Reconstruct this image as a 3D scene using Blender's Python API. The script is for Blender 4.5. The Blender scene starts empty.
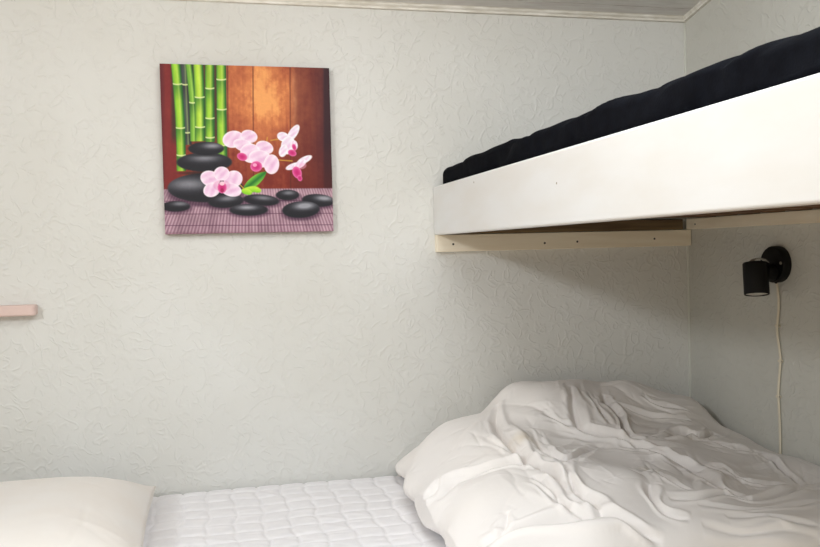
import bpy, bmesh, math, random
import numpy as np
from mathutils import Vector, Matrix

# ------------------------------------------------------------------ camera, world, lights, exposure
H = 1.08                      # eye height above the floor; every z below is given relative to the eye
SC = bpy.context.scene
COL = SC.collection
cam_d = bpy.data.cameras.new('camera')
cam = bpy.data.objects.new('camera', cam_d)
COL.objects.link(cam)
YAW, PITCH, ROLL = 0.23671895, -0.0295203, 0.02482046
fw = np.array([math.sin(YAW)*math.cos(PITCH), math.cos(YAW)*math.cos(PITCH), math.sin(PITCH)])
rt = np.array([math.cos(YAW), -math.sin(YAW), 0.0])
dn = np.cross(fw, rt)
r2 = math.cos(ROLL)*rt + math.sin(ROLL)*dn
d2 = -math.sin(ROLL)*rt + math.cos(ROLL)*dn
cam.matrix_world = Matrix(((r2[0], -d2[0], -fw[0], 0), (r2[1], -d2[1], -fw[1], 0), (r2[2], -d2[2], -fw[2], H), (0, 0, 0, 1)))
cam_d.sensor_width = 36.0
cam_d.lens = 834.571 / 820 * 36.0
cam_d.clip_start = 0.02
SC.camera = cam

world = bpy.data.worlds.new('world')
SC.world = world
world.use_nodes = True
_nt = world.node_tree; _bg = _nt.nodes['Background']; _bg.inputs[1].default_value = 0.80
_tc = _nt.nodes.new('ShaderNodeTexCoord'); _sx = _nt.nodes.new('ShaderNodeSeparateXYZ'); _mr = _nt.nodes.new('ShaderNodeMapRange')
_rp = _nt.nodes.new('ShaderNodeValToRGB')          # warm from the rest of the room below, cooler daylight above
_mr.inputs[1].default_value = -.5; _mr.inputs[2].default_value = .5
_rp.color_ramp.elements[0].color = (1.0, .75, .42, 1); _rp.color_ramp.elements[1].color = (.82, .93, 1.0, 1)
_nt.links.new(_tc.outputs['Generated'], _sx.inputs[0]); _nt.links.new(_sx.outputs[2], _mr.inputs[0])
_nt.links.new(_mr.outputs[0], _rp.inputs[0]); _nt.links.new(_rp.outputs[0], _bg.inputs[0])

def area(name, loc, target, sx, sy, power, col):
    l = bpy.data.lights.new(name, 'AREA')
    l.shape = 'RECTANGLE'; l.size = sx; l.size_y = sy
    l.energy = power; l.color = col
    o = bpy.data.objects.new(name, l)
    COL.objects.link(o)
    o.location = (loc[0], loc[1], loc[2] + H)
    d = Vector((target[0]-loc[0], target[1]-loc[1], target[2]-loc[2]))
    o.rotation_euler = d.to_track_quat('-Z', 'Y').to_euler()
    return o
area('ceiling_bounce_light', (0.40, 1.15, 0.85), (0.38, 1.30, -0.6), 0.9, 0.8, 14, (0.92, 0.97, 1.0))
area('bounce_flash', (-0.10, -0.10, 0.28), (0.0, 0.2, 1.28), 0.2, 0.2, 9, (0.93, 0.97, 1.0))
area('window_light', (-1.90, -0.60, 1.02), (0.6, 2.0, -0.30), 0.28, 0.28, 26, (0.94, 0.975, 1.0))

vs = SC.view_settings
vs.view_transform = 'Standard'; vs.look = 'None'; vs.exposure = 0.32; vs.gamma = 1.0
vs.use_curve_mapping = False

# ------------------------------------------------------------------ helpers
def S(r, g, b):
    f = lambda c: ((c/255+0.055)/1.055)**2.4 if c > 10 else c/255/12.92
    return (f(r), f(g), f(b), 1)

def mat(name, col, rough=0.6, spec=0.4, noise=None, bump=None, metal=0.0, sheen=0.0):
    """noise = (scale, other colour, stretch) ; bump = (scale, strength, distance, stretch)"""
    m = bpy.data.materials.new(name); m.use_nodes = True
    nt = m.node_tree; b = nt.nodes['Principled BSDF']
    b.inputs['Base Color'].default_value = col
    b.inputs['Roughness'].default_value = rough
    b.inputs['Specular IOR Level'].default_value = spec
    b.inputs['Metallic'].default_value = metal
    if sheen:
        b.inputs['Sheen Weight'].default_value = sheen
    tc = nt.nodes.new('ShaderNodeTexCoord')
    def ntex(scale, stretch, detail=4):
        mp = nt.nodes.new('ShaderNodeMapping'); mp.inputs['Scale'].default_value = stretch
        nt.links.new(tc.outputs['Object'], mp.inputs[0])
        n = nt.nodes.new('ShaderNodeTexNoise'); n.inputs['Scale'].default_value = scale; n.inputs['Detail'].default_value = detail
        nt.links.new(mp.outputs[0], n.inputs['Vector'])
        return n
    if noise:
        n = ntex(noise[0], noise[2])
        r = nt.nodes.new('ShaderNodeValToRGB')
        r.color_ramp.elements[0].position = 0.35; r.color_ramp.elements[0].color = noise[1]
        r.color_ramp.elements[1].position = 0.65; r.color_ramp.elements[1].color = col
        nt.links.new(n.outputs['Fac'], r.inputs[0]); nt.links.new(r.outputs[0], b.inputs['Base Color'])
    if bump:
        n = ntex(bump[0], bump[3], 6)
        bp = nt.nodes.new('ShaderNodeBump'); bp.inputs['Strength'].default_value = bump[1]; bp.inputs['Distance'].default_value = bump[2]
        nt.links.new(n.outputs['Fac'], bp.inputs['Height']); nt.links.new(bp.outputs[0], b.inputs['Normal'])
    return m

def wallpaper(name, col, col2, seed, offs):
    """embossed wallpaper: thin curved creases standing up from a fine grained ground"""
    m = bpy.data.materials.new(name); m.use_nodes = True
    nt = m.node_tree; N = nt.nodes; Lk = nt.links; b = N['Principled BSDF']
    b.inputs['Roughness'].default_value = 0.5; b.inputs['Specular IOR Level'].default_value = 0.35
    tc = N.new('ShaderNodeTexCoord')
    mp = N.new('ShaderNodeMapping'); mp.inputs['Location'].default_value = offs
    Lk.new(tc.outputs['Object'], mp.inputs[0])
    def noise(scale, detail, dist=0.0, w=0.0, rough=0.5):
        n = N.new('ShaderNodeTexNoise'); n.noise_dimensions = '4D'
        n.inputs['Scale'].default_value = scale; n.inputs['Detail'].default_value = detail
        n.inputs['Distortion'].default_value = dist; n.inputs['W'].default_value = w + seed
        n.inputs['Roughness'].default_value = rough
        Lk.new(mp.outputs[0], n.inputs['Vector']); return n.outputs['Fac']
    def mth(op, a, bb=None):
        n = N.new('ShaderNodeMath'); n.operation = op
        for i, v in enumerate((a, bb)):
            if v is None: continue
            if isinstance(v, (int, float)): n.inputs[i].default_value = v
            else: Lk.new(v, n.inputs[i])
        return n.outputs[0]
    def rng(v, a, c, lo, hi):
        n = N.new('ShaderNodeMapRange'); n.interpolation_type = 'SMOOTHSTEP'
        n.inputs[1].default_value = a; n.inputs[2].default_value = c; n.inputs[3].default_value = lo; n.inputs[4].default_value = hi
        Lk.new(v, n.inputs[0]); return n.outputs[0]
    def creases(scale, w, wd, mscale):
        v = mth('ABSOLUTE', mth('SUBTRACT', noise(scale, 0.8, 0.25, w), 0.5))
        line = rng(v, 0.0, wd, 1.0, 0.0)
        mask = rng(noise(mscale, 1.0, 0.0, w+7.3), 0.46, 0.58, 0.0, 1.0)
        return mth('MULTIPLY', line, mask)
    h = mth('MAXIMUM', mth('MAXIMUM', creases(17, 1.0, .036, 30), creases(21, 4.0, .040, 34)), mth('MAXIMUM', creases(14, 9.0, .030, 38), creases(25, 13.0, .045, 30)))
    hh = mth('ADD', mth('MULTIPLY', h, 1.0), mth('ADD', mth('MULTIPLY', noise(70, 4, 0.3, 2.0), 0.55), mth('MULTIPLY', noise(6, 3, 0.0, 3.0), 1.2)))
    bp = N.new('ShaderNodeBump'); bp.inputs['Strength'].default_value = 0.62; bp.inputs['Distance'].default_value = 0.0015
    Lk.new(hh, bp.inputs['Height']); Lk.new(bp.outputs[0], b.inputs['Normal'])
    r = N.new('ShaderNodeValToRGB')
    r.color_ramp.elements[0].position = 0.3; r.color_ramp.elements[0].color = col2
    r.color_ramp.elements[1].position = 0.62; r.color_ramp.elements[1].color = col
    Lk.new(noise(2.2, 4, 0.2, 5.0), r.inputs[0])
    Lk.new(r.outputs[0], b.inputs['Base Color'])
    return m

M_WALL = wallpaper('embossed_wallpaper', S(216, 215, 211), S(209, 207, 201), 0.0, (0, 0, 0))
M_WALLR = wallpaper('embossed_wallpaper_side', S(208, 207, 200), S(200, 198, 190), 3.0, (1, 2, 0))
M_CEIL = mat('grey_ceiling_panel', S(226, 224, 221), 0.32, 0.5, (14, S(214, 209, 206), (1, 6, 6)))
M_TRIM = mat('cream_trim_paint', S(238, 234, 226), 0.4, 0.5, (18, S(214, 208, 196), (1, 4, 4)))
M_CAULK = mat('corner_caulk', S(205, 205, 196), 0.6)
M_FLOOR = mat('floor_wood', S(190, 156, 112), 0.5, 0.4, (8, S(120, 92, 66), (1, 9, 1)))
M_WHITE = mat('white_board_paint', S(227, 227, 227), 0.42, 0.4, (5, S(223, 221, 218), (1, 1, 3)), (60, 0.12, 0.0008, (1, .15, 1)))
M_BATTEN = mat('white_batten_paint', S(246, 236, 216), 0.5, 0.4, (9, S(238, 225, 202), (.5, .5, 5)), (50, 0.15, 0.001, (.2, .2, 1)))
M_PINE = mat('bare_pine', S(132, 98, 66), 0.6, 0.3, (16, S(80, 54, 34), (.3, 5, 5)))
M_RAIL = mat('shade_toned_rail', S(128, 108, 80), 0.7, 0.2, (12, S(96, 78, 56), (.4, 5, 5)))  # dark brown puts the shade of the gap under the bunk into the colour
M_NAVY = mat('navy_fabric', S(12, 14, 20), 0.95, 0.06, (45, S(8, 9, 14), (1, 1, 1)), (240, 0.5, 0.0012, (1, 1, 1)))
M_BLACK = mat('black_lamp_paint', S(7, 7, 8), 0.5, 0.2)
M_CHROME = mat('brushed_steel', S(190, 186, 178), 0.3, 0.5, metal=0.9)
M_LENS = mat('lamp_lens', S(205, 200, 190), 0.35, 0.5)
M_CORD = mat('cream_cord', S(226, 217, 196), 0.45, 0.4)
M_SHELF = mat('pink_shelf_paint', S(222, 198, 190), 0.45, 0.4, (9, S(212, 186, 178), (1, 3, 3)))
M_PAD = mat('white_quilted_cotton', S(236, 233, 234), 0.85, 0.2, (40, S(232, 229, 231), (1, 1, 1)), (320, 0.25, 0.0008, (1, 1, 1)), sheen=0.1)
M_MATT = mat('mattress_ticking', S(215, 212, 205), 0.9, 0.2)
M_PILLOW = mat('cream_pillowcase', S(234, 229, 224), 0.85, 0.2, (7, S(231, 224, 217), (1, 1, 1)), (30, 0.25, 0.003, (1, 1, 1)), sheen=0.1)
M_HEAD = mat('screw_head', S(70, 64, 58), 0.5)
M_KNOT = mat('knot_mark', S(150, 138, 122), 0.6)

def tag(o, label=None, cat=None, group=None, kind=None):
    if label: o['label'] = label
    if cat: o['category'] = cat
    if group: o['group'] = group
    if kind: o['kind'] = kind
    return o

def link(name, me, m, parent=None, smooth=False):
    o = bpy.data.objects.new(name, me); COL.objects.link(o)
    if m: me.materials.append(m)
    if parent: o.parent = parent; o.matrix_parent_inverse = Matrix.Translation(-parent.location)
    if smooth:
        for p in me.polygons: p.use_smooth = True
    return o

def empty(name, loc):
    o = bpy.data.objects.new(name, None); COL.objects.link(o)
    o.location = (loc[0], loc[1], loc[2] + H); o.empty_display_size = 0.05
    return o

def from_bm(name, bm, m, parent=None, smooth=False):
    me = bpy.data.meshes.new(name)
    bmesh.ops.recalc_face_normals(bm, faces=bm.faces)
    bm.to_mesh(me); bm.free()
    return link(name, me, m, parent, smooth)

def box(name, x0, x1, y0, y1, z0, z1, m, parent=None, bev=0.0, seg=3, kind=None):
    bm = bmesh.new()
    bmesh.ops.create_cube(bm, size=1)
    for v in bm.verts:
        v.co = Vector((x0 + (v.co.x+.5)*(x1-x0), y0 + (v.co.y+.5)*(y1-y0), H + z0 + (v.co.z+.5)*(z1-z0)))
    if bev:
        bmesh.ops.bevel(bm, geom=list(bm.edges), offset=bev, segments=seg, affect='EDGES', profile=0.5)
    o = from_bm(name, bm, m, parent, smooth=False)
    if kind: o['kind'] = kind
    return o

def prism(name, pts, a, b, axis, m, parent=None, kind=None, slope=0.0, miter=(0, 0)):
    """closed profile extruded along 'x' (pts = y,z) or 'y' (pts = x,z)"""
    bm = bmesh.new(); rings = []
    for k, t in enumerate((a, b)):
        r = []
        for p, q in pts:
            if axis == 'x': r.append(bm.verts.new((t, p, q + H)))
            else: r.append(bm.verts.new((p, t, q + H + slope*(b-a if False else (a-t)))))
        rings.append(r)
    n = len(pts)
    for i in range(n):
        bm.faces.new((rings[0][i], rings[0][(i+1) % n], rings[1][(i+1) % n], rings[1][i]))
    bm.faces.new(rings[0]); bm.faces.new(list(reversed(rings[1])))
    o = from_bm(name, bm, m, parent)
    if kind: o['kind'] = kind
    return o

def lathe(name, prof, origin, axis, m, parent=None, n=48, smooth=True):
    """prof = [(radius, distance along axis)]"""
    ax = Vector(axis).normalized()
    u = ax.orthogonal().normalized(); w = ax.cross(u)
    bm = bmesh.new(); rings = []
    o0 = Vector((origin[0], origin[1], origin[2] + H))
    for r, d in prof:
        rings.append([bm.verts.new(o0 + ax*d + (u*math.cos(2*math.pi*i/n) + w*math.sin(2*math.pi*i/n))*max(r, 1e-5)) for i in range(n)])
    for a, b in zip(rings, rings[1:]):
        for i in range(n):
            bm.faces.new((a[i], a[(i+1) % n], b[(i+1) % n], b[i]))
    bm.faces.new(rings[0]); bm.faces.new(rings[-1])
    o = from_bm(name, bm, m, parent)
    for p in o.data.polygons: p.use_smooth = smooth and len(p.vertices) == 4
    if smooth:
        es = o.modifiers.new('edges', 'EDGE_SPLIT'); es.split_angle = math.radians(35)
    return o

def tube(name, pts, r, m, parent=None, n=12, flat=1.0):
    P = [Vector((p[0], p[1], p[2] + H)) for p in pts]
    # smooth resample
    Q = []
    for i in range(len(P)-1):
        p0 = P[max(i-1, 0)]; p1 = P[i]; p2 = P[i+1]; p3 = P[min(i+2, len(P)-1)]
        for k in range(6):
            t = k/6
            Q.append(0.5*((2*p1) + (p2-p0)*t + (2*p0-5*p1+4*p2-p3)*t*t + (3*p1-p0-3*p2+p3)*t**3))
    Q.append(P[-1])
    bm = bmesh.new(); rings = []
    for i, q in enumerate(Q):
        d = (Q[min(i+1, len(Q)-1)] - Q[max(i-1, 0)]).normalized()
        u = Vector((1, 0, 0)); u = (u - d*u.dot(d)).normalized(); w = d.cross(u)
        rings.append([bm.verts.new(q + u*math.cos(2*math.pi*k/n)*r*flat + w*math.sin(2*math.pi*k/n)*r) for k in range(n)])
    for a, b in zip(rings, rings[1:]):
        for k in range(n): bm.faces.new((a[k], a[(k+1) % n], b[(k+1) % n], b[k]))
    bm.faces.new(rings[0]); bm.faces.new(rings[-1])
    return from_bm(name, bm, m, parent, smooth=True)

def grid_mesh(name, V, m, parent=None, smooth=True):
    """V: (nu, nv, 3) array relative to the eye height"""
    nu, nv, _ = V.shape
    co = V.reshape(-1, 3).copy(); co[:, 2] += H
    idx = np.arange(nu*nv).reshape(nu, nv)
    F = np.stack([idx[:-1, :-1], idx[1:, :-1], idx[1:, 1:], idx[:-1, 1:]], -1).reshape(-1, 4)
    me = bpy.data.meshes.new(name)
    me.vertices.add(len(co)); me.vertices.foreach_set('co', co.ravel())
    me.loops.add(F.size); me.loops.foreach_set('vertex_index', F.ravel())
    me.polygons.add(len(F)); me.polygons.foreach_set('loop_start', np.arange(0, F.size, 4))
    me.polygons.foreach_set('loop_total', np.full(len(F), 4))
    me.update(calc_edges=True); me.validate()
    if smooth: me.polygons.foreach_set('use_smooth', np.ones(len(F), bool))
    return link(name, me, m, parent)

# ------------------------------------------------------------------ the room
WY = 2.28       # back wall
WX = 1.4265     # right wall
LX = -0.74      # left wall
FZ = -H         # floor
CZ = 0.676      # ceiling height at the back wall; it climbs towards the viewer
CS = 0.20
def ceil_z(y): return CZ + CS*(WY - y)
box('wall_back', -1.06, WX+.1, WY, WY+.08, FZ, 1.4, M_WALL, kind='structure')
box('wall_right', WX, WX+.08, -.9, WY, FZ, 1.5, M_WALLR, kind='structure')
box('wall_left', -1.06, -.98, 1.42, WY, FZ, 1.4, M_WALL, kind='structure')
box('floor', -1.06, WX+.1, -.9, WY+.08, FZ-.05, FZ, M_FLOOR, kind='structure')
# ceiling: boards running along the back wall, lapped with narrow dark joints
bm = bmesh.new()
def quadbox(bm, x0, x1, ya, yb, dz0, th):
    vs_ = []
    for x in (x0, x1):
        for y in (ya, yb):
            for k in (0, th):
                vs_.append(bm.verts.new((x, y, H + ceil_z(y) + dz0 + k)))
    a = vs_
    for f in ((0,1,3,2), (4,6,7,5), (0,4,5,1), (2,3,7,6), (0,2,6,4), (1,5,7,3)):
        bm.faces.new([a[i] for i in f])
y = WY + .05
step = 0.112
while y > 0.1:
    quadbox(bm, -1.06, WX+.08, y - step + .004, y, 0.0, .012)
    quadbox(bm, -1.06, WX+.08, y - .001, y + .005, 0.004, .02)
    y -= step
from_bm('ceiling', bm, M_CEIL)['kind'] = 'structure'
# cove trims with a two step profile
def trim_profile(c, s):   # (offset from wall, z) pairs
    pts = [(0, -.012), (.009, -.0115), (.0105, -.006), (.015, -.002), (.0165, .002), (.030, .0095), (.033, .013), (.033, .03), (0, .03)]
    return [(c + s*p, q + CZ) for p, q in pts]
prism('trim_1', trim_profile(WY, -1), -.98, WX, 'x', M_TRIM, kind='structure')
prism('trim_2', trim_profile(WX, -1), WY-.001, .1, 'y', M_TRIM, kind='structure', slope=CS)
prism('trim_3', [(WX-.006, WY), (WX-.0045, WY-.0035), (WX-.0005, WY-.0055), (WX, WY-.006), (WX, WY)], 0, 1, 'x', M_CAULK) if False else None
tube('trim_3', [(WX-.001, WY-.001, z) for z in (-.9, -.3, .2, .66)], .0045, M_CAULK)['kind'] = 'structure'

# ------------------------------------------------------------------ upper bunk
BX = 0.622       # outer face of the front board
Y0 = 0.30        # near end of the bunk
bunk = tag(empty('bunk_bed', (1.0, 1.2, .037)), 'white painted upper bunk with a deep front board fixed between the walls above the bed', 'bunk bed')
box('front_board', BX, BX+.024, Y0, WY-.001, .037, .173, M_WHITE, bunk, bev=.0045, seg=4)
box('end_board', BX+.024, WX-.002, Y0, Y0+.022, .037, .173, M_WHITE, bunk, bev=.003)
box('rear_rail', BX+.024, WX-.03, WY-.022, WY-.004, .0385, .069, M_RAIL, bunk, bev=.002)
ys = WY - .10
while ys > Y0 + .1:
    box('slat', BX+.026, WX-.004, ys-.055, ys, .071, .083, M_PINE, bunk, bev=.0015, seg=2)
    ys -= .098
# small knots in the front board
for (yy, zz) in ((1.42, .113), (1.905, .155)):
    lathe('knot', [(.0022, 0), (.0022, .0006)], (BX+.0002, yy, zz), (-1, 0, 0), M_KNOT, bunk, n=10)
bt = tag(empty('wall_batten', (1.03, WY, -.011)), 'white painted wooden batten under the bunk on the picture wall', 'batten')
box('batten_strip', BX+.003, WX-.003, WY-.022, WY, -.011, .037, M_BATTEN, bt, bev=.0012, seg=2)
for xx, zz in ((.672, .010), (.948, .007), (1.05, .009), (1.30, .012)):
    lathe('screw', [(.0032, 0), (.0032, .0006), (.0015, .0008)], (xx, WY-.0218, zz), (0, -1, 0), M_HEAD, bt, n=12)
bt2 = tag(empty('wall_batten', (WX, 1.3, .038)), 'white wooden batten along the lamp wall just above the black lamp', 'batten')
box('batten_strip', WX-.020, WX, Y0+.03, WY-.023, .038, .0695, M_BATTEN, bt2, bev=.0012, seg=2)
for yy in (2.21, 1.2):
    lathe('screw', [(.0028, 0), (.0028, .0006), (.0015, .0008)], (WX-.0198, yy, .052), (-1, 0, 0), M_HEAD, bt2, n=12)

# mattress in the bunk with its crumpled navy sheet
def cross_profile():
    x0 = BX + .028; top = .236; r = .022
    P = [(x0, .086), (x0, .12), (x0, .15), (x0, .168), (x0, .172), (x0, .1745), (x0, .177), (x0, .180), (x0, .188), (x0, .194)]
    for k in range(1, 10):
        a = math.pi/2*k/9
        P.append((x0 + r - r*math.cos(a), top - r + r*math.sin(a)))
    for k in range(1, 14): P.append((x0 + r + (WX-.012-x0-r)*k/13, top))
    return np.array(P)
CP = cross_profile()
ny = 260
Ys = np.linspace(Y0+.03, WY-.008, ny)
rng = np.random.RandomState(5)
V = np.zeros((len(CP), ny, 3))
V[:, :, 0] = CP[:, None, 0]; V[:, :, 1] = Ys[None, :]; V[:, :, 2] = CP[:, None, 1]
# arc-length coordinate for folds
s_arc = np.concatenate([[0], np.cumsum(np.hypot(*(CP[1:]-CP[:-1]).T))])
SA = np.repeat(s_arc[:, None], ny, 1); YY = V[:, :, 1]
d = np.zeros_like(YY)
for _ in range(46):                      # diagonal drag folds over the front edge
    y_0 = rng.uniform(Y0, WY); k = rng.uniform(1.4, 5.0)*rng.choice([1, 1, 1, -1])
    w = rng.uniform(.006, .022); a = rng.uniform(-.006, .004)
    dist = np.abs((YY - y_0) + k*(SA - .09))/math.sqrt(1+k*k)
    fade = np.exp(-((SA - rng.uniform(.08, .16))/.07)**2)
    d += a*np.exp(-(dist/w)**1.5)*fade
lowf = sum(.0013*np.sin(YY*f+p) for f, p in ((7, 1.), (11.3, 2.3), (19.7, .4), (33, 4.)))
w_top = np.clip((V[:, :, 2]-.165)/.03, 0, 1)
V[:, :, 2] += (d + lowf*.9)*w_top
V[:, :, 0] -= np.clip(d*.7, -.02, .02)*(1 - np.clip((SA-.13)/.05, 0, 1))*w_top - .001
V[:, :, 0] -= .011*np.clip((V[:, :, 2]-.1745)/.006, 0, 1)*np.clip((BX+.06-V[:, :, 0])/.03, 0, 1)
# the sheet corner drops at the wall end
e = np.clip((YY - (WY-.055))/.045, 0, 1)
bul = np.clip((YY - (WY-.42))/.4, 0, 1)
V[:, :, 2] -= (.011*bul**1.5 + .020*e**2.2)*np.clip((V[:, :, 2]-.15)/.05, 0, 1)
V[:, :, 0] += .012*e**2*np.clip((V[:, :, 2]-.1)/.05, 0, 1)
V[:, 0, 0] = np.maximum(V[:, 0, 0], BX+.03)
V[:, :, 0] = np.where(V[:, :, 2] < .1765, np.maximum(V[:, :, 0], BX+.0262), V[:, :, 0])
V[:, :, 0] = np.minimum(V[:, :, 0], WX-.008)
bm_t = tag(empty('bunk_mattress', (1.0, 1.2, .084)), 'bunk mattress wrapped in a crumpled dark navy sheet, lying on the upper bunk', 'mattress')
o = grid_mesh('sheet', V, M_NAVY, bm_t)
box('mattress_core', BX+.05, WX-.02, Y0+.06, WY-.08, .085, .195, M_NAVY, bm_t, bev=.01)

# ------------------------------------------------------------------ lower bed
ZM = -.6263
bed = tag(empty('bed', (.36, 1.85, FZ)), 'low bed platform under the quilted mattress cover, between the walls', 'bed')
bx0, bx1, by0, by1 = LX+.02, WX-.006, 1.30, WY-.006
box('bed_base', bx0+.01, bx1-.004, by0+.03, by1-.004, -.90, -.80, M_WHITE, bed, bev=.004)
for xx in (bx0+.05, bx1-.11):
    for yy in (by0+.06, by1-.12):
        box('leg', xx, xx+.06, yy, yy+.06, FZ, -.90, M_WHITE, bed, bev=.003)
mt = box('mattress', bx0, bx1, by0+.01, by1, -.799, -.648, M_MATT, bev=.02, seg=4)
tag(mt, 'thick pale mattress under the white quilted cover of the lower bed', 'mattress')
# quilted cover: puffed cells between stitched seams
nx, ny2 = 620, 260
X = np.linspace(bx0, bx1, nx); Yq = np.linspace(by0, by1, ny2)
XX, YQ = np.meshgrid(X, Yq, indexing='ij')
cx, cy = .0635, .062
wx_ = XX + .004*np.sin(YQ*23+1) + .003*np.sin(YQ*61)
wy_ = YQ + .004*np.sin(XX*19) + .003*np.sin(XX*47+2)
fx = np.abs(((wx_ + .02)/cx) % 1 - .5)*2      # 1 at seams
fy = np.abs(((wy_ + .01)/cy) % 1 - .5)*2
puff = (1-fx**5)**.8*(1-fy**5)**.8
puff = .0055*np.clip(puff, 0, 1)**.7
edge = np.minimum(np.minimum(YQ-by0, by1-YQ), np.minimum(XX-bx0, bx1-XX))
rnd = np.sqrt(np.clip(1-(1-np.clip(edge/.022, 0, 1))**2, 0, 1))
rr = np.random.RandomState(3)
wr = np.zeros_like(XX)
for _ in range(260):
    x0 = rr.uniform(bx0, .7); y0 = rr.uniform(1.55, by1); th = rr.normal(0, .35)
    u_ = (XX-x0)*math.cos(th)+(YQ-y0)*math.sin(th); v_ = -(XX-x0)*math.sin(th)+(YQ-y0)*math.cos(th)
    wr += rr.uniform(-.0022, .0022)*np.exp(-(u_/rr.uniform(.02, .05))**2-(v_/rr.uniform(.004, .009))**2)
ZZ = ZM - .0065 + puff + wr + .002*np.sin(XX*7+1)*np.sin(YQ*9) - (1-rnd)*.02
pad = grid_mesh('quilted_mattress_cover', np.stack([XX, YQ, ZZ], -1), M_PAD)
tag(pad, 'white quilted mattress cover stitched in small squares, spread over the lower bed', 'mattress cover')

# pillow
def pillow():
    n = 140
    U = np.linspace(-1, 1, n); UU, VV = np.meshgrid(U, U, indexing='ij')
    hx_, hy_ = .292, .290; cx_, cy_ = -.434, 1.885
    pinch = lambda a: 1 - .035*(1-a*a)
    PX = UU*hx_*pinch(VV)*(1 - 0*UU); PY = VV*hy_*pinch(UU)
    prof = np.clip((1-np.abs(UU)**3.2), 0, 1)**.60*np.clip((1-np.abs(VV)**3.6), 0, 1)**.50
    r = np.random.RandomState(8); w = np.zeros_like(UU)
    for _ in range(46):                   # soft creases pulled to the corners and sides
        cxs, cys = r.choice([-1, 1]), r.choice([-1, 1])
        x0 = cxs*r.uniform(.35, .95); y0 = cys*r.uniform(.35, .95); th = math.atan2(cys, cxs)+r.normal(0, .6)
        a_ = (UU-x0)*math.cos(th)+(VV-y0)*math.sin(th); b_ = -(UU-x0)*math.sin(th)+(VV-y0)*math.cos(th)
        w += r.uniform(-.0022, .0012)*np.exp(-(a_/r.uniform(.12, .3))**2-(b_/r.uniform(.02, .06))**2)
    seam = .030 + .012*np.abs(UU)**6*np.abs(VV)**6
    top = seam + .094*prof + w*np.clip(prof*3, 0, 1)
    bot = seam - .026*np.clip(prof, 0, 1)
    a = math.radians(1.0)
    X_ = cx_ + PX*math.cos(a) - PY*math.sin(a); Y_ = cy_ + PX*math.sin(a) + PY*math.cos(a)
    T_ = np.stack([X_, Y_, ZM + .003 + top], -1); B_ = np.stack([X_, Y_, ZM + .003 + bot], -1)
    root = tag(empty('pillow', (cx_, cy_, ZM)), 'cream white pillow lying at the left end of the lower bed', 'pillow')
    nv = n*n
    co = np.concatenate([T_.reshape(-1, 3), B_.reshape(-1, 3)]); co[:, 2] += H
    idx = np.arange(nv).reshape(n, n)
    F = np.stack([idx[:-1, :-1], idx[1:, :-1], idx[1:, 1:], idx[:-1, 1:]], -1).reshape(-1, 4)
    G = F[:, ::-1] + nv
    me = bpy.data.meshes.new('pillowcase')
    me.from_pydata(co.tolist(), [], np.concatenate([F, G]).tolist())
    bm = bmesh.new(); bm.from_mesh(me)
    ring = [idx[0, :], idx[-1, :], idx[:, 0], idx[:, -1]]
    bm.verts.ensure_lookup_table()
    mp = {}
    for rg in ring:
        for i in rg: mp[bm.verts[int(i)+nv]] = bm.verts[int(i)]
    bmesh.ops.weld_verts(bm, targetmap=mp)
    bm.to_mesh(me); bm.free()
    link('pillowcase', me, M_PILLOW, root, smooth=True)
    # narrow stitched lip running round the seam
    pts = []
    for rg in (T_[:, -1], T_[::-1, 0]):
        pass
    loop = list(T_[::7, 0]) + list(T_[-1, ::7]) + list(T_[::-7, -1]) + list(T_[0, ::-7])
    tube('seam', [tuple(p) for p in loop] + [tuple(loop[0])], .0012, M_PILLOW, root, n=8)
pillow()

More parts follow.
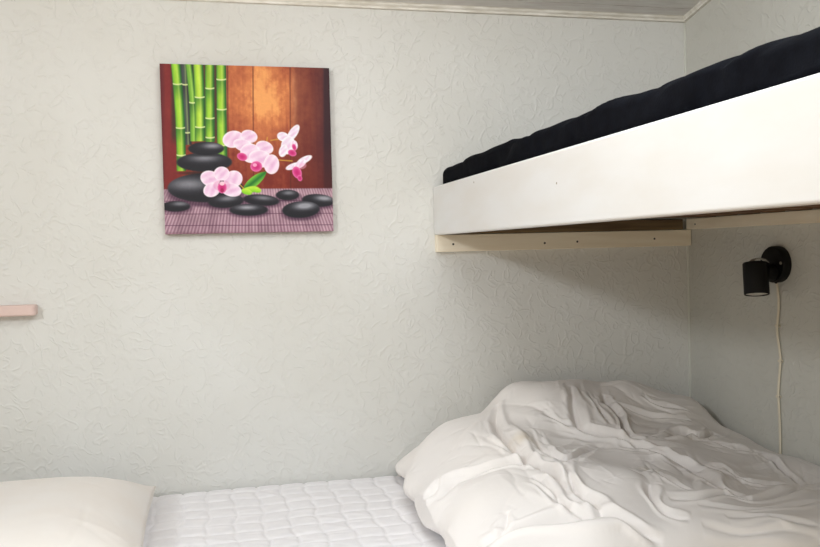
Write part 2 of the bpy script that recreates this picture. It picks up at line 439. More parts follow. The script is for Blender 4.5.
# ------------------------------------------------------------------ duvet
#DUVET_BASE
def tps(P, h):
    P = np.array(P, float); n = len(P)
    def U(r): return np.where(r > 1e-9, r*r*np.log(np.maximum(r, 1e-9)), 0)
    K = U(np.hypot(P[:, None, 0]-P[None, :, 0], P[:, None, 1]-P[None, :, 1])) + 2e-4*np.eye(n)
    A = np.zeros((n+3, n+3)); A[:n, :n] = K; A[:n, n] = 1; A[:n, n+1:] = P; A[n, :n] = 1; A[n+1:, :n] = P.T
    w = np.linalg.solve(A, np.concatenate([h, np.zeros(3)]))
    def f(x, y):
        out = w[n] + w[n+1]*x + w[n+2]*y
        for i in range(n): out = out + w[i]*U(np.hypot(x-P[i, 0], y-P[i, 1]))
        return out
    return f
DH = [  # x, y, height above the cover
    (.50, 2.24, .05), (.60, 2.24, .095), (.72, 2.24, .130), (.78, 2.24, .195), (.90, 2.24, .215), (1.05, 2.24, .205), (1.2, 2.24, .185), (1.32, 2.24, .10), (1.42, 2.24, .035),
    (.53, 2.13, .105), (.60, 2.12, .162), (.68, 2.12, .184), (.725, 2.12, .190), (.765, 2.12, .232), (.87, 2.12, .253), (.985, 2.12, .251), (1.06, 2.12, .232), (1.12, 2.12, .232), (1.20, 2.12, .217), (1.32, 2.12, .176), (1.365, 2.12, .140), (1.395, 2.12, .085), (1.42, 2.12, .06),
    (.52, 1.98, .125), (.62, 1.98, .172), (.72, 1.98, .182), (.80, 1.98, .216), (.88, 1.98, .228), (1.0, 1.98, .205), (1.12, 1.98, .165), (1.25, 1.98, .140), (1.34, 1.98, .108), (1.42, 1.98, .085),
    (.50, 1.84, .118), (.62, 1.84, .168), (.75, 1.84, .168), (.88, 1.84, .155), (1.0, 1.84, .150), (1.12, 1.84, .142), (1.25, 1.84, .110), (1.36, 1.84, .088), (1.42, 1.84, .080),
    (.50, 1.70, .115), (.62, 1.70, .155), (.75, 1.70, .150), (.88, 1.70, .130), (1.0, 1.70, .120), (1.12, 1.70, .112), (1.25, 1.70, .090), (1.36, 1.70, .080), (1.42, 1.70, .078),
    (.50, 1.55, .11), (.65, 1.55, .15), (.8, 1.55, .155), (1.0, 1.55, .125), (1.2, 1.55, .09), (1.42, 1.55, .075),
    (.50, 1.42, .10), (.8, 1.42, .13), (1.1, 1.42, .10), (1.42, 1.42, .07), (.5, 1.3, .08), (.95, 1.3, .09), (1.42, 1.3, .07)]
def duvet_grid(nu=430, nv=400):
    f = tps([(a, b) for a, b, c in DH], np.array([c for a, b, c in DH]))
    def axis(lo, hi, r0, r1, n):
        # half round rims at both ends, straight in between; returns coordinate and height factor
        L0, L1 = r0*1.9, r1*1.9; Lm = hi-lo-r0-r1
        s = np.linspace(0, L0+Lm+L1, n); c = np.empty(n); k = np.ones(n)
        a = s < L0; b = s > L0+Lm; m_ = ~(a | b)
        th = -math.pi/2 + math.pi*s[a]/L0
        c[a] = lo + r0 - r0*np.cos(th); k[a] = .5+.5*np.sin(th)
        c[m_] = lo + r0 + (s[m_]-L0)
        th = math.pi/2 - math.pi*(s[b]-L0-Lm)/L1
        c[b] = hi - r1 + r1*np.cos(th); k[b] = .5+.5*np.sin(th)
        return c, k
    xs, kx = axis(.472, WX-.003, .085, .03, nu)
    ys_, ky = axis(1.32, WY-.004, .05, .06, nv)
    XX, YY = np.meshgrid(xs, ys_, indexing='ij')
    XX = XX + (.012*np.sin(YY*9+.6) + .006*np.sin(YY*31+.5) + (YY-2.2)*.07)*np.clip((.75-XX)/.25, 0, 1)
    T = np.clip(f(XX, YY), .03, .4)
    Z = T*kx[:, None]*ky[None, :]
    return np.stack([XX, YY, ZM + .004 + Z], -1), kx, ky
#DUVET_END
STROKES = [
    (0.026, 0.02, [(0.735, 2.087, -0.415), (0.696, 1.989, -0.442), (0.67, 1.809, -0.453), (0.671, 1.698, -0.464), (0.681, 1.632, -0.466), (0.678, 1.542, -0.47), (0.668, 1.487, -0.479)]),
    (0.022, 0.02, [(0.459, 1.703, -0.538), (0.489, 1.73, -0.514), (0.516, 1.735, -0.499), (0.569, 1.722, -0.479), (0.639, 1.709, -0.464), (0.686, 1.672, -0.466), (0.678, 1.571, -0.468)]),
    (0.024, 0.022, [(0.463, 1.434, -0.541), (0.513, 1.428, -0.519), (0.587, 1.415, -0.505), (0.664, 1.399, -0.498), (0.716, 1.378, -0.501), (0.74, 1.349, -0.513), (0.769, 1.329, -0.536)]),
    (0.02, 0.016, [(0.929, 2.05, -0.375), (0.885, 1.918, -0.428), (0.887, 1.873, -0.453), (0.961, 1.843, -0.469), (0.988, 1.814, -0.48), (1.018, 1.759, -0.494), (1.042, 1.674, -0.506)]),
    (0.018, 0.016, [(1.018, 1.759, -0.494), (1.045, 1.69, -0.505), (1.03, 1.59, -0.503), (0.996, 1.484, -0.501), (1.042, 1.45, -0.512)]),
    (0.02, 0.014, [(1.028, 2.05, -0.397), (1.008, 1.994, -0.414), (1.015, 1.947, -0.436), (0.986, 1.859, -0.465), (1.005, 1.817, -0.479)]),
    (0.012, 0.01, [(1.025, 2.007, -0.414), (1.084, 1.992, -0.441), (1.148, 1.984, -0.46), (1.239, 1.986, -0.476)]),
    (0.01, 0.01, [(1.141, 2.06, -0.416), (1.165, 2.034, -0.435), (1.261, 2.023, -0.462)]),
    (0.014, 0.014, [(0.752, 1.888, -0.445), (0.729, 1.762, -0.464), (0.762, 1.706, -0.474), (0.843, 1.78, -0.479), (0.912, 1.812, -0.478), (0.976, 1.791, -0.486)]),
    (0.016, 0.014, [(0.73, 1.669, -0.469), (0.695, 1.539, -0.469), (0.688, 1.494, -0.476), (0.699, 1.444, -0.485), (0.699, 1.399, -0.496), (0.734, 1.353, -0.51), (0.764, 1.332, -0.532)]),
    (0.014, 0.012, [(0.846, 1.502, -0.478), (0.818, 1.436, -0.489), (0.821, 1.391, -0.501), (0.85, 1.366, -0.509)]),
    (0.01, 0.012, [(0.946, 1.677, -0.498), (0.905, 1.529, -0.485), (0.909, 1.463, -0.493)]),
    (0.016, 0.012, [(0.853, 1.442, -0.491), (0.912, 1.434, -0.499), (0.988, 1.455, -0.504), (1.045, 1.444, -0.513), (1.168, 1.5, -0.528), (1.278, 1.547, -0.54)]),
    (0.012, 0.012, [(1.148, 1.857, -0.484), (1.212, 1.867, -0.499), (1.249, 1.814, -0.516), (1.323, 1.801, -0.531), (1.278, 1.643, -0.539), (1.254, 1.563, -0.538)]),
    (0.026, 0.016, [(1.047, 1.833, -0.476), (1.096, 1.849, -0.476), (1.165, 1.896, -0.484), (1.212, 1.888, -0.497), (1.296, 1.955, -0.506)]),
    (0.008, 0.009, [(0.892, 1.405, -0.504), (0.976, 1.394, -0.514), (1.079, 1.405, -0.522), (1.195, 1.444, -0.533)]),
    (0.008, 0.009, [(0.927, 1.366, -0.516), (1.008, 1.366, -0.523), (1.057, 1.349, -0.533), (1.109, 1.342, -0.54)]),
    (0.008, 0.01, [(0.865, 1.349, -0.519), (0.934, 1.335, -0.538), (1.025, 1.335, -0.543), (1.096, 1.325, -0.559)]),
    (0.01, 0.01, [(1.101, 1.64, -0.513), (1.106, 1.563, -0.516), (1.175, 1.553, -0.528), (1.246, 1.563, -0.537)]),
    (0.007, 0.01, [(0.631, 1.881, -0.452), (0.641, 1.799, -0.456), (0.655, 1.724, -0.462)]),
    (0.01, 0.01, [(0.43, 1.767, -0.567), (0.459, 1.74, -0.534), (0.491, 1.772, -0.511)]),
    (0.01, 0.012, [(0.539, 1.494, -0.504), (0.517, 1.455, -0.514), (0.496, 1.434, -0.524)]),
    (0.012, 0.012, [(0.641, 1.619, -0.47), (0.647, 1.534, -0.475), (0.64, 1.463, -0.487), (0.646, 1.423, -0.495)]),
    (0.01, 0.01, [(0.622, 1.587, -0.475), (0.628, 1.5, -0.483), (0.649, 1.426, -0.494), (0.693, 1.394, -0.498)]),
    (0.008, 0.01, [(0.806, 1.955, -0.415), (0.836, 1.907, -0.433), (0.875, 1.875, -0.45)]),
    (0.008, 0.01, [(0.973, 2.039, -0.386), (0.959, 1.957, -0.417), (0.956, 1.883, -0.452)]),
]
def grid_normals(V):
    du = np.gradient(V, axis=0); dv = np.gradient(V, axis=1)
    n = np.cross(du, dv); n /= np.linalg.norm(n, axis=-1, keepdims=True)+1e-12
    return n
def build_duvet():
    V, kx, ky = duvet_grid(470, 430)
    nrm = grid_normals(V)
    P = V.reshape(-1, 3); disp = np.zeros(len(P))
    dirx = np.full(len(P), .25); diry = np.zeros(len(P)); near = np.full(len(P), 9.)
    r = np.random.RandomState(21)
    for amp, wid, pts in STROKES:
        pts = np.array(pts)
        q_ = []                                    # round the traced corners off
        for i in range(len(pts)-1):
            p0, p1, p2, p3 = pts[max(i-1, 0)], pts[i], pts[i+1], pts[min(i+2, len(pts)-1)]
            for k in range(4):
                t = k/4; q_.append(.5*(2*p1+(p2-p0)*t+(2*p0-5*p1+4*p2-p3)*t*t+(3*p1-p0-3*p2+p3)*t**3))
        pts = np.array(q_+[pts[-1]])
        best = np.full(len(P), 9.); bt_ = np.zeros(len(P)); btan = np.zeros((len(P), 3)); side = np.zeros(len(P))
        seg = pts[1:]-pts[:-1]; L = np.linalg.norm(seg, axis=1); tot = L.sum(); acc = 0
        lo = pts.min(0)-.13; hi = pts.max(0)+.13
        loc = np.where(((P > lo) & (P < hi)).all(1))[0]; Q = P[loc]
        bb = np.full(len(Q), 9.); tt = np.zeros(len(Q)); tg = np.zeros((len(Q), 3)); sd = np.zeros(len(Q))
        for i in range(len(seg)):
            if L[i] < 1e-6: continue
            t = np.clip(((Q-pts[i])@seg[i])/(L[i]**2), 0, 1)
            e_ = Q-(pts[i]+t[:, None]*seg[i])
            dd = np.linalg.norm(e_*[1, 1, .6], axis=1); m = dd < bb
            bb[m] = dd[m]; tt[m] = (acc+t[m]*L[i])/tot; tg[m] = seg[i]/L[i]
            sd[m] = (seg[i][0]*e_[m, 1]-seg[i][1]*e_[m, 0])/(L[i]*np.maximum(dd[m], 1e-6))
            acc += L[i]
        env = np.sin(np.pi*np.clip(tt, 0, 1))**.5
        w_ = wid*KW*(1+.35*np.sin(tt*9+amp*900))
        side_of = -1 if r.rand() < .65 else 1
        prof = np.exp(-np.sqrt((bb/w_)**2+.006)) - .42*np.exp(-((bb-2.3*w_)/(1.0*w_))**2)
        lap = side_of*np.tanh(sd*bb/(.25*w_))*np.exp(-bb/(2.2*w_))*.42       # one side of a fold laps over the other
        disp[loc] -= KA*amp*env*(prof + lap)
        wgt = np.exp(-(bb/.06)**2); a = 2*np.arctan2(tg[:, 1], tg[:, 0])
        dirx[loc] += wgt*np.cos(a); diry[loc] += wgt*np.sin(a)
        near[loc] = np.minimum(near[loc], bb)
    ang = .5*np.arctan2(diry, dirx)
    done = 0
    while done < NW:
        i = r.randint(0, len(P)); c = P[i]
        if c[1] < 1.5: continue
        n_ = near[i]
        if r.rand() > .16 + math.exp(-(n_/.035)**2): continue
        done += 1
        kind = r.rand()
        if kind < .10: ln, wd, am, dv = r.uniform(.06, .14), r.uniform(.008, .015), r.uniform(-.009, .007), .3
        elif kind < .55: ln, wd, am, dv = r.uniform(.025, .08), r.uniform(.0034, .0070), r.uniform(-.0046, .0034), .22
        else: ln, wd, am, dv = r.uniform(.012, .035), r.uniform(.003, .005), r.uniform(-.0026, .0018), .2
        th = ang[i] + r.normal(0, dv) + (r.choice([-1, 1])*r.uniform(.5, 1.0) if kind >= .55 else 0)
        loc = np.where((np.abs(P[:, 0]-c[0]) < ln*2.2) & (np.abs(P[:, 1]-c[1]) < ln*2.2))[0]
        d_ = P[loc]-c
        u_ = d_[:, 0]*math.cos(th)+d_[:, 1]*math.sin(th); v_ = -d_[:, 0]*math.sin(th)+d_[:, 1]*math.cos(th)
        v_ = v_ + r.uniform(-3, 3)*u_*u_
        fade = np.clip(1-(u_/(1.9*ln))**2, .05, 1)
        rad = np.sqrt(v_**2 + (d_[:, 2]*.6)**2)
        disp[loc] += am*np.exp(-(u_/ln)**2)*np.exp(-np.sqrt((rad/(wd*(.5+.5*fade)))**2+.03))
    disp += .0035*np.sin(P[:, 0]*21+P[:, 1]*13+1)+.0025*np.sin(P[:, 0]*33-P[:, 1]*29)
    disp = disp.reshape(V.shape[:2])
    flat = np.clip(kx[:, None]*ky[None, :]*2.2, 0, 1)
    V = V + nrm*(disp*flat)[..., None]
    V[..., 0] = np.clip(V[..., 0], .44, WX-.002); V[..., 1] = np.minimum(V[..., 1], WY-.002)
    V[..., 2] = np.maximum(V[..., 2], ZM + .0035)
    root = tag(empty('duvet', (1.0, 1.85, ZM)), 'crumpled white duvet heaped at the right end of the lower bed under the bunk', 'duvet')
    o = grid_mesh('duvet_cover', V, M_DUVET, root)
    edge = V[int(np.argmin(np.abs(kx[:60]-.10)))]
    pts = [(p[0]-.001, p[1], p[2]) for p in edge[60:-40:6]]
    tube('hem_seam', pts, .0026, M_DUVET, root, n=8)
KW, KA, NW = .50, .92, 1250
def duvet_mat():
    m = mat('duvet_cotton', S(240, 234, 229), 0.85, 0.2, (3, S(237, 232, 229), (1, 1, 1)), (60, 0.22, 0.0016, (1, 1, 1)), sheen=0.1)
    nt = m.node_tree; N = nt.nodes; Lk = nt.links; b = N['Principled BSDF']
    src = b.inputs['Base Color'].links[0].from_socket
    tc = N.new('ShaderNodeTexCoord'); prev = src
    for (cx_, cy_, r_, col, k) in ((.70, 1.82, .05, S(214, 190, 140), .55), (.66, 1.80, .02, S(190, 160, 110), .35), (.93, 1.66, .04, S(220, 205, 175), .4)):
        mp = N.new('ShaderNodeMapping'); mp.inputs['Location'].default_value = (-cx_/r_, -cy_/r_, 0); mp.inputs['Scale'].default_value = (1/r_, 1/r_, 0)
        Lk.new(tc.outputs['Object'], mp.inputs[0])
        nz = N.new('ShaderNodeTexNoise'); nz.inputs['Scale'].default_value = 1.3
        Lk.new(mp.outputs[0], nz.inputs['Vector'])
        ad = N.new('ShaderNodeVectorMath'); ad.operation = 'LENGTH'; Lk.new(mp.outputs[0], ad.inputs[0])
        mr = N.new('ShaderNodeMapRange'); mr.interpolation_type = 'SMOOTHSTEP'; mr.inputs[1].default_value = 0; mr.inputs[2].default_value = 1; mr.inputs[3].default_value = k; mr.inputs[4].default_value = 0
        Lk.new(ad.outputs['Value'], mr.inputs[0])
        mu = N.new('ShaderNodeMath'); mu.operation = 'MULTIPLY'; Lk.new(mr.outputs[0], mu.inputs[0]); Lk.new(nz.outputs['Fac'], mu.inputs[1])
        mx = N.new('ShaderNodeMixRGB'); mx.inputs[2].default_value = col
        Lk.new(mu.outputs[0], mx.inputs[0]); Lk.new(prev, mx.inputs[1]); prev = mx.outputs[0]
    Lk.new(prev, b.inputs['Base Color'])
    return m
M_DUVET = duvet_mat()
build_duvet()

# ------------------------------------------------------------------ wall lamp and cord
lamp = tag(empty('wall_spotlight', (WX, 1.868, -.062)), 'small black spotlight turned downwards on a round black wall plate', 'lamp')
LC = (WX, 1.862, -.063)
lathe('wall_plate', [(.0465, 0), (.0470, .002), (.0470, .020), (.0450, .0235), (.041, .0245), (.0, .0245)], LC, (-1, 0, 0), M_BLACK, lamp)
lathe('plate_screw', [(.0042, 0), (.0042, .0012), (.003, .002)], (WX-.0244, LC[1]-.037, LC[2]+.004), (-1, 0, 0), M_CHROME, lamp, n=16)
lathe('plate_screw', [(.0042, 0), (.0042, .0012), (.003, .002)], (WX-.0244, LC[1]+.037, LC[2]+.004), (-1, 0, 0), M_CHROME, lamp, n=16)
HX, HY = WX-.078, 1.853
lathe('arm', [(.0215, 0), (.0215, .030), (.018, .034)], (WX-.023, HY+.002, -.082), (-1, 0, 0), M_BLACK, lamp, n=32)
HA = Vector((-.10, -.20, -1)).normalized()
HT = (HX+.003, HY+.004, -.0575)
hd = lathe('lamp_head', [(.0, 0), (.0285, .0), (.0305, .002), (.0305, .080), (.0292, .082), (.0272, .080), (.0272, .076), (0, .076)], HT, HA, M_BLACK, lamp)
LP = [HT[i]+HA[i]*.0762 for i in range(3)]
lathe('bulb_lens', [(.0268, 0), (.0268, .003), (.018, .0052), (0, .0055)], LP, HA, M_LENS, hd)
# steel yoke bridging plate and head
bm = bmesh.new()
pr = [(.0, .0), (.010, .010), (.022, .014), (.036, .012), (.046, .004)]
rings = []
for (d_, z_) in [(p_*1.05+.012, q_*1.0) for p_, q_ in pr]:
    rings.append([bm.verts.new((WX-.026-d_, HY+.006+sy, H-.0575+z_*.8+sz)) for sy, sz in ((-.008, -.001), (.008, -.001), (.008, .001), (-.008, .001))])
for a, b in zip(rings, rings[1:]):
    for i in range(4): bm.faces.new((a[i], a[(i+1) % 4], b[(i+1) % 4], b[i]))
bm.faces.new(rings[0]); bm.faces.new(rings[-1])
from_bm('swivel_bracket', bm, M_CHROME, lamp, smooth=False)
lathe('cable_grommet', [(.0045, 0), (.0045, .006), (.003, .009)], (WX-.009, 1.864, -.1035), (0, 0, -1), M_BLACK, lamp, n=16)
cx_ = WX-.0055
cord = empty('lamp_cord', (WX, 1.862, -.55))
tag(cord, 'thin cream electric cord hanging down the wall below the black spotlight', 'cord')
CPTS = [(cx_-.002, 1.864, -.109), (cx_, 1.863, -.13), (cx_, 1.8605, -.155), (cx_, 1.861, -.18), (cx_, 1.866, -.215), (cx_, 1.867, -.24), (cx_, 1.8575, -.29), (cx_, 1.856, -.315),
        (cx_, 1.862, -.36), (cx_, 1.8655, -.40), (cx_, 1.863, -.44), (cx_, 1.8605, -.49), (cx_, 1.86, -.54), (cx_, 1.862, -.60)]
tube('cable', CPTS, .0040, M_CORD, cord, n=12, flat=.6)
for yy, zz in ((1.8655, -.222), (1.856, -.312), (1.8655, -.405)):
    c = box('cable_clip', WX-.0095, WX, yy-.0055, yy+.0055, zz-.0035, zz+.0035, M_CORD, cord, bev=.0012, seg=2)
    lathe('nail', [(.0022, 0), (.0022, .0015), (.001, .002)], (WX-.006, yy-.0065, zz), (-1, 0, 0), M_CHROME, c, n=10)

# ------------------------------------------------------------------ shelf at the left
bm = bmesh.new()
x0, x1, yb, yf, z0, z1, r = -.979, -.4245, WY, WY-.035, -.144, -.1165, .010
out = [(x0, yb), (x0, yf)]
for k in range(9):
    a = -math.pi/2 + math.pi/2*k/8
    out.append((x1-.012+.012*math.cos(a), yf+.012+.012*math.sin(a)))
out.append((x1, yb))
lo = [bm.verts.new((p, q, z0+H)) for p, q in out]; hi = [bm.verts.new((p, q, z1+H)) for p, q in out]
n = len(out)
for i in range(n): bm.faces.new((lo[i], lo[(i+1) % n], hi[(i+1) % n], hi[i]))
bm.faces.new(lo); bm.faces.new(hi)
bmesh.ops.recalc_face_normals(bm, faces=bm.faces)
ed = [e_ for e_ in bm.edges if abs(e_.verts[0].co.z-e_.verts[1].co.z) < 1e-6 and min(e_.verts[0].co.y, e_.verts[1].co.y) < WY-.001 and e_.verts[1].co.x > x0+.001 or False]
bmesh.ops.bevel(bm, geom=ed, offset=.005, segments=4, affect='EDGES', profile=.5)
sh = from_bm('wall_shelf', bm, M_SHELF)
tag(sh, 'narrow pale pink wooden shelf with a rounded end on the wall at the left', 'shelf')

# ------------------------------------------------------------------ canvas print
def paint(n=340):
    rr_ = np.random.RandomState(2)
    # A-frame coordinates (a 561x547 working sheet) for every sample
    u = np.linspace(0, 1, n); uu, vv = np.meshgrid(u, u, indexing='xy')
    ax = 30 + 13*vv + 482*uu - 2*uu*vv
    ay = 27 + 17*uu + (488 - 24*uu)*vv
    C = np.zeros((n, n, 3))
    def fnoise(sx, sy, seed):
        r = np.random.RandomState(seed); out = np.zeros((n, n)); amp = 1.; tot = 0
        for o_ in range(4):
            gx, gy = int(sx*2**o_)+2, int(sy*2**o_)+2
            g = r.rand(gy, gx); xi = uu*(gx-1.001); yi = vv*(gy-1.001)
            i0 = xi.astype(int); j0 = yi.astype(int); fx_ = xi-i0; fy_ = yi-j0
            fx_ = fx_*fx_*(3-2*fx_); fy_ = fy_*fy_*(3-2*fy_)
            v = (g[j0, i0]*(1-fx_)+g[j0, i0+1]*fx_)*(1-fy_)+(g[j0+1, i0]*(1-fx_)+g[j0+1, i0+1]*fx_)*fy_
            out += amp*v; tot += amp; amp *= .55
        return out/tot
    def over(mask, col):
        nonlocal C
        col = np.array(col, float)
        if col.ndim == 1: col = col[None, None, :]
        C = C*(1-mask[..., None]) + col*mask[..., None]
    def lerp(a, b, t):
        return np.array(a, float)[None, None]*(1-t[..., None]) + np.array(b, float)[None, None]*t[..., None]
    def ell(x, y, rx, ry, rot=0, soft=2.0):
        a = math.radians(rot); dx = ax-x; dy = ay-y
        p = dx*math.cos(a)+dy*math.sin(a); q = -dx*math.sin(a)+dy*math.cos(a)
        rr2 = np.sqrt((p/rx)**2+(q/ry)**2)
        return np.clip((1-rr2)*min(rx, ry)/soft+.5, 0, 1), p/rx, q/ry, rr2
    def line(x0, y0, x1, y1, w, soft=1.5):
        L2 = (x1-x0)**2+(y1-y0)**2
        t = np.clip(((ax-x0)*(x1-x0)+(ay-y0)*(y1-y0))/L2, 0, 1)
        d_ = np.hypot(ax-x0-t*(x1-x0), ay-y0-t*(y1-y0))
        return np.clip((w-d_)/soft+.5, 0, 1)
    # wooden backdrop
    g = np.exp(-((ax-320)/115)**2-((ay-120)/130)**2)
    g2 = np.exp(-((ax-250)/60)**2-((ay-90)/150)**2)*.55
    t = np.clip(np.maximum(g, g2)*1.0 + .06 + (fnoise(9, 7, 4)-.5)*.6 + (fnoise(70, 5, 6)-.5)*.3 + (fnoise(50, 50, 16)-.5)*.3, 0, 1)
    C = lerp((124, 42, 28), (232, 146, 84), t)
    over(np.clip((t-.75)*2, 0, .5), (240, 175, 105))
    over(np.clip((ax-395)/20, 0, 1)*.42, (72, 26, 28))
    over(np.clip((ax-455)/50, 0, 1)*.55, (50, 18, 34))
    over(np.clip((ax-492)/6, 0, 1)*.6, (34, 14, 26))
    over(np.clip((ay-250)/120, 0, 1)*.35, (98, 18, 12))
    for x in (290, 397, 218): over(np.clip(1.2-np.abs(ax-x)/2.2, 0, 1)*.7, (84, 30, 20))
    over(np.exp(-((ax-408)/9)**2-((ay-130)/60)**2)*.55*fnoise(30, 12, 9)*1.6, (236, 170, 120))
    over(np.clip((100-ax)/30, 0, 1)*.65, (120, 30, 36))
    over(np.clip((46-ax)/10, 0, 1)*.6, (80, 26, 36))
    # bamboo
    over(np.clip((ax-58)/8, 0, 1)*np.clip((216-ax)/6, 0, 1)*np.clip((262-ay)/30, 0, 1)*.7, (44, 44, 28))
    def stalk(xt, xb, w, y1, nodes, col=(158, 206, 52), dark=(28, 92, 34), k=0.0):
        xm = xt + (xb-xt)*np.clip((ay-28)/(y1-28), 0, 1) + k*np.sin(np.clip((ay-28)/(y1-28), 0, 1)*math.pi)
        q = (ax-xm)/w
        m = np.clip((1-np.abs(q))*w/1.5+.3, 0, 1)*np.clip((y1-ay)/2, 0, 1)
        sh_ = np.clip(1-(q+.15)**2*1.1, 0, 1)
        cc = lerp(dark, col, sh_**.9)
        last = 20
        over(m, cc*(.86+.3*fnoise(40, 6, 60+int(xt)))[..., None])
        for ny_ in nodes:
            dd = ay-ny_
            over(m*np.clip(1-dd/45, 0, 1)*(dd > 0)*.62, dark)
            over(m*np.exp(-((dd+2.5*q*q)/2.0)**2), (228, 235, 170))
        over(m*np.exp(-((q-.15)/.2)**2)*.35, (226, 240, 130))
    stalk(98, 106, 11, 260, [88, 225], (66, 76, 70), (34, 30, 38))
    stalk(110, 122, 10, 250, [140], (130, 190, 60), (24, 70, 30), 4)
    stalk(74, 88, 13, 335, [87, 212, 290], k=4)
    stalk(136, 140, 14, 250, [125, 210], (176, 210, 60), k=2)
    stalk(168, 168, 13, 252, [100, 185, 240], (150, 196, 50))
    stalk(200, 202, 14, 300, [75, 160, 262])
    # slatted mat
    mm = np.clip((ay-384)/3, 0, 1)
    per = 7.6 + (ay-384)*.015
    ph = (ax-280)/per
    st = .5+.5*np.cos(ph*2*math.pi)
    base = lerp((132, 92, 112), (220, 184, 196), np.clip(st*.6+fnoise(60, 3, 12)*.55-.05, 0, 1))*(1-.22*fnoise(9, 12, 77)[..., None])
    over(mm, base)
    over(mm*np.clip(1-np.abs(ay-400)/16, 0, 1)*.25, (226, 190, 196))
    for y in (420, 457, 490): over(mm*np.clip(1-np.abs(ay-y)/1.8, 0, 1)*.8, (72, 34, 60))
    over(mm*np.clip((ay-506)/6, 0, 1)*.35, (110, 70, 84))
    # stones
    def stone(x, y, rx, ry, rot=0, hl=(-.25, -.45), s=.9, shadow=True):
        if shadow:
            m, p, q, r_ = ell(x+2, y+ry*.35, rx*1.04, ry*.95, rot, 8); over(m*.62, (44, 18, 40))
        m, p, q, r_ = ell(x, y, rx, ry, rot)
        l_ = np.exp(-((p-hl[0])/.55)**2-((q-hl[1])/.42)**2)*s
        over(m, lerp((26, 25, 32), (150, 150, 158), np.clip(l_*.85+.06*(fnoise(80, 80, 31)-.5), 0, 1)))
        over(m*np.exp(-((r_-1)/.06)**2)*.2, (90, 80, 90))
    stone(155, 382, 105, 42, 0, (-.45, -.25), .95); stone(152, 309, 77, 27, 0, (.0, -.45), .95, False); stone(157, 270, 50, 19, 0, (.35, -.4), 1.1, False)
    over(ell(150, 340, 62, 5, 0, 4)[0]*.55, (16, 16, 20)); over(ell(155, 289, 42, 4, 0, 4)[0]*.5, (16, 16, 20))
    stone(72, 435, 40, 15, 0, (.3, -.5)); stone(478, 420, 48, 18, 4, (.35, -.4), 1.3); stone(388, 404, 34, 15, 0, (.1, -.4))
    stone(312, 418, 52, 16, 5, (.1, -.4)); stone(212, 421, 50, 19, -4, (.1, -.4)); stone(276, 446, 55, 17, 0, (-.1, -.4), 1.2); stone(427, 446, 55, 24, -3, (.2, -.42), 1.5)
    # leaves
    tt = np.clip(((ax-258)*.78-(ay-392)*.62)/88, 0, 1)
    mid_d = np.abs((ax-258)*.62+(ay-392)*.78)
    lm = np.clip((14*np.sin(np.clip(tt, 0.001, 1)*math.pi)**.7-mid_d)/1.5+.3, 0, 1)*(tt > 0)*(tt < 1)
    over(lm, lerp((30, 110, 36), (120, 190, 60), np.clip(mid_d/12, 0, 1)))
    for (x, y, a_, b_, ro) in ((282, 388, 24, 9, -8), (270, 394, 16, 8, 15), (300, 390, 12, 7, 10)):
        m, p, q, r_ = ell(x, y, a_, b_, ro); over(m, lerp((120, 200, 30), (196, 230, 70), np.clip(.5-q*.5, 0, 1)))
    # orchid stems and blossoms
    for seg_ in ((340, 248, 372, 243), (362, 304, 402, 307), (322, 296, 330, 240), (228, 350, 262, 385)): over(line(*seg_, 1.6)*.85, (206, 160, 60))
    def petal(x, y, a_, b_, ro=0, w=.0):
        m, p, q, r_ = ell(x, y, a_, b_, ro, 1.6)
        c1 = (250-10*w, 236, 246); c2 = (222, 168, 208)
        over(m, lerp(c1, c2, np.clip((1-r_)*.55+.18*np.sin(p*6+q*5)+(.25-w*.25), 0, 1)))
        over(m*np.exp(-((r_-1)/.09)**2)*.5, (255, 246, 250))
    def lip(x, y, a_, b_, ro=0):
        m, p, q, r_ = ell(x, y, a_, b_, ro, 1.6)
        over(m, lerp((196, 30, 110), (238, 140, 186), np.clip(r_**2*.8, 0, 1)))
    for a_ in ((233, 244, 30, 24, -10, 0), (278, 236, 24, 18, 15, 0), (262, 262, 30, 17, 20, 0)): petal(*a_)
    for a_ in ((322, 268, 26, 18, 20, 0), (282, 284, 30, 27, 30, 0), (310, 300, 34, 24, 15, 0), (342, 316, 22, 28, 0, 0)): petal(*a_)
    lip(258, 294, 15, 11, 20); lip(298, 322, 17, 15, 0); over(ell(294, 318, 6, 5)[0]*.8, (250, 190, 215))
    for a_ in ((405, 228, 12, 28, 35, 1), (376, 238, 18, 13, 20, 1), (390, 262, 20, 26, 15, 1), (376, 278, 12, 18, 20, 1), (408, 262, 10, 14, -10, .6)): petal(*a_)
    lip(402, 284, 13, 9, 20); lip(408, 268, 6, 10, -20)
    for a_ in ((438, 304, 24, 9, -25, 1), (404, 322, 22, 8, -20, 1), (425, 316, 20, 10, -30, .8)): petal(*a_)
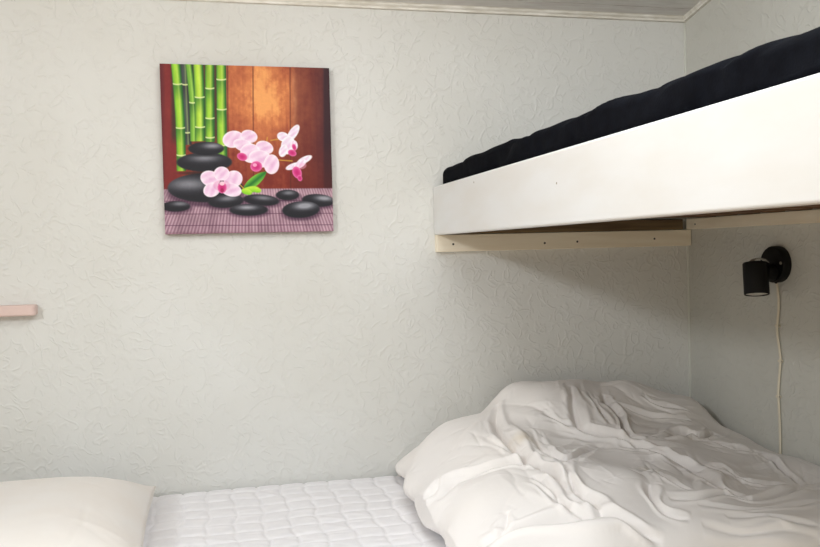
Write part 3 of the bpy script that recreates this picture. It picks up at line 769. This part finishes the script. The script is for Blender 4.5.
    lip(416, 340, 13, 18, -25); lip(424, 356, 7, 9, -20); over(ell(432, 322, 12, 8, -20)[0]*.5, (240, 170, 205))
    for a_ in ((168, 356, 28, 22, 20, 0), (232, 358, 27, 24, -25, 0), (200, 342, 22, 20, 0, 0), (172, 388, 24, 20, -25, 0), (226, 388, 30, 19, 15, 0)): petal(*a_)
    over(ell(200, 376, 24, 16)[0]*.35, (214, 120, 170)); lip(201, 382, 13, 16); over(ell(201, 370, 7, 6)[0]*.9, (250, 215, 225)); over(ell(201, 390, 5, 6)[0]*.8, (150, 16, 70))
    # slight mottling of the print
    C = C*(1+.05*(fnoise(120, 120, 50)-.5)[..., None])
    return np.clip(C, 0, 255)
def canvas():
    x0, x1, z0, z1 = -.1065, .334, .0535, .4945; yf = WY-.020
    root = tag(empty('canvas_print', ((x0+x1)/2, WY, z0)), 'square canvas print of bamboo, stacked dark stones and pink orchids', 'picture')
    C = paint(); n = C.shape[0]
    xs = np.linspace(x0, x1, n); zs = np.linspace(z1, z0, n)
    V = np.zeros((n, n, 3)); V[..., 0] = xs[None, :]; V[..., 1] = yf-.0004; V[..., 2] = zs[:, None]
    m = bpy.data.materials.new('printed_canvas'); m.use_nodes = True
    nt = m.node_tree; b = nt.nodes['Principled BSDF']; b.inputs['Roughness'].default_value = .55; b.inputs['Specular IOR Level'].default_value = .3
    at = nt.nodes.new('ShaderNodeAttribute'); at.attribute_name = 'print'
    nt.links.new(at.outputs['Color'], b.inputs['Base Color'])
    o = grid_mesh('printed_canvas', V, m, root, smooth=False)
    c = C.reshape(-1, 3)/255; lin = np.where(c > .04045, ((c+.055)/1.055)**2.4, c/12.92)
    rgba = np.concatenate([lin, np.ones((len(lin), 1))], 1).astype(np.float32)
    atr = o.data.color_attributes.new('print', 'FLOAT_COLOR', 'POINT'); atr.data.foreach_set('color', rgba.ravel())
    box('stretcher_frame', x0, x1, yf, WY-.001, z0, z1, mat('canvas_edge', S(126, 60, 62), .7, .2, (12, S(84, 40, 46), (1, 1, 1))), root, bev=.0008, seg=1)
canvas()
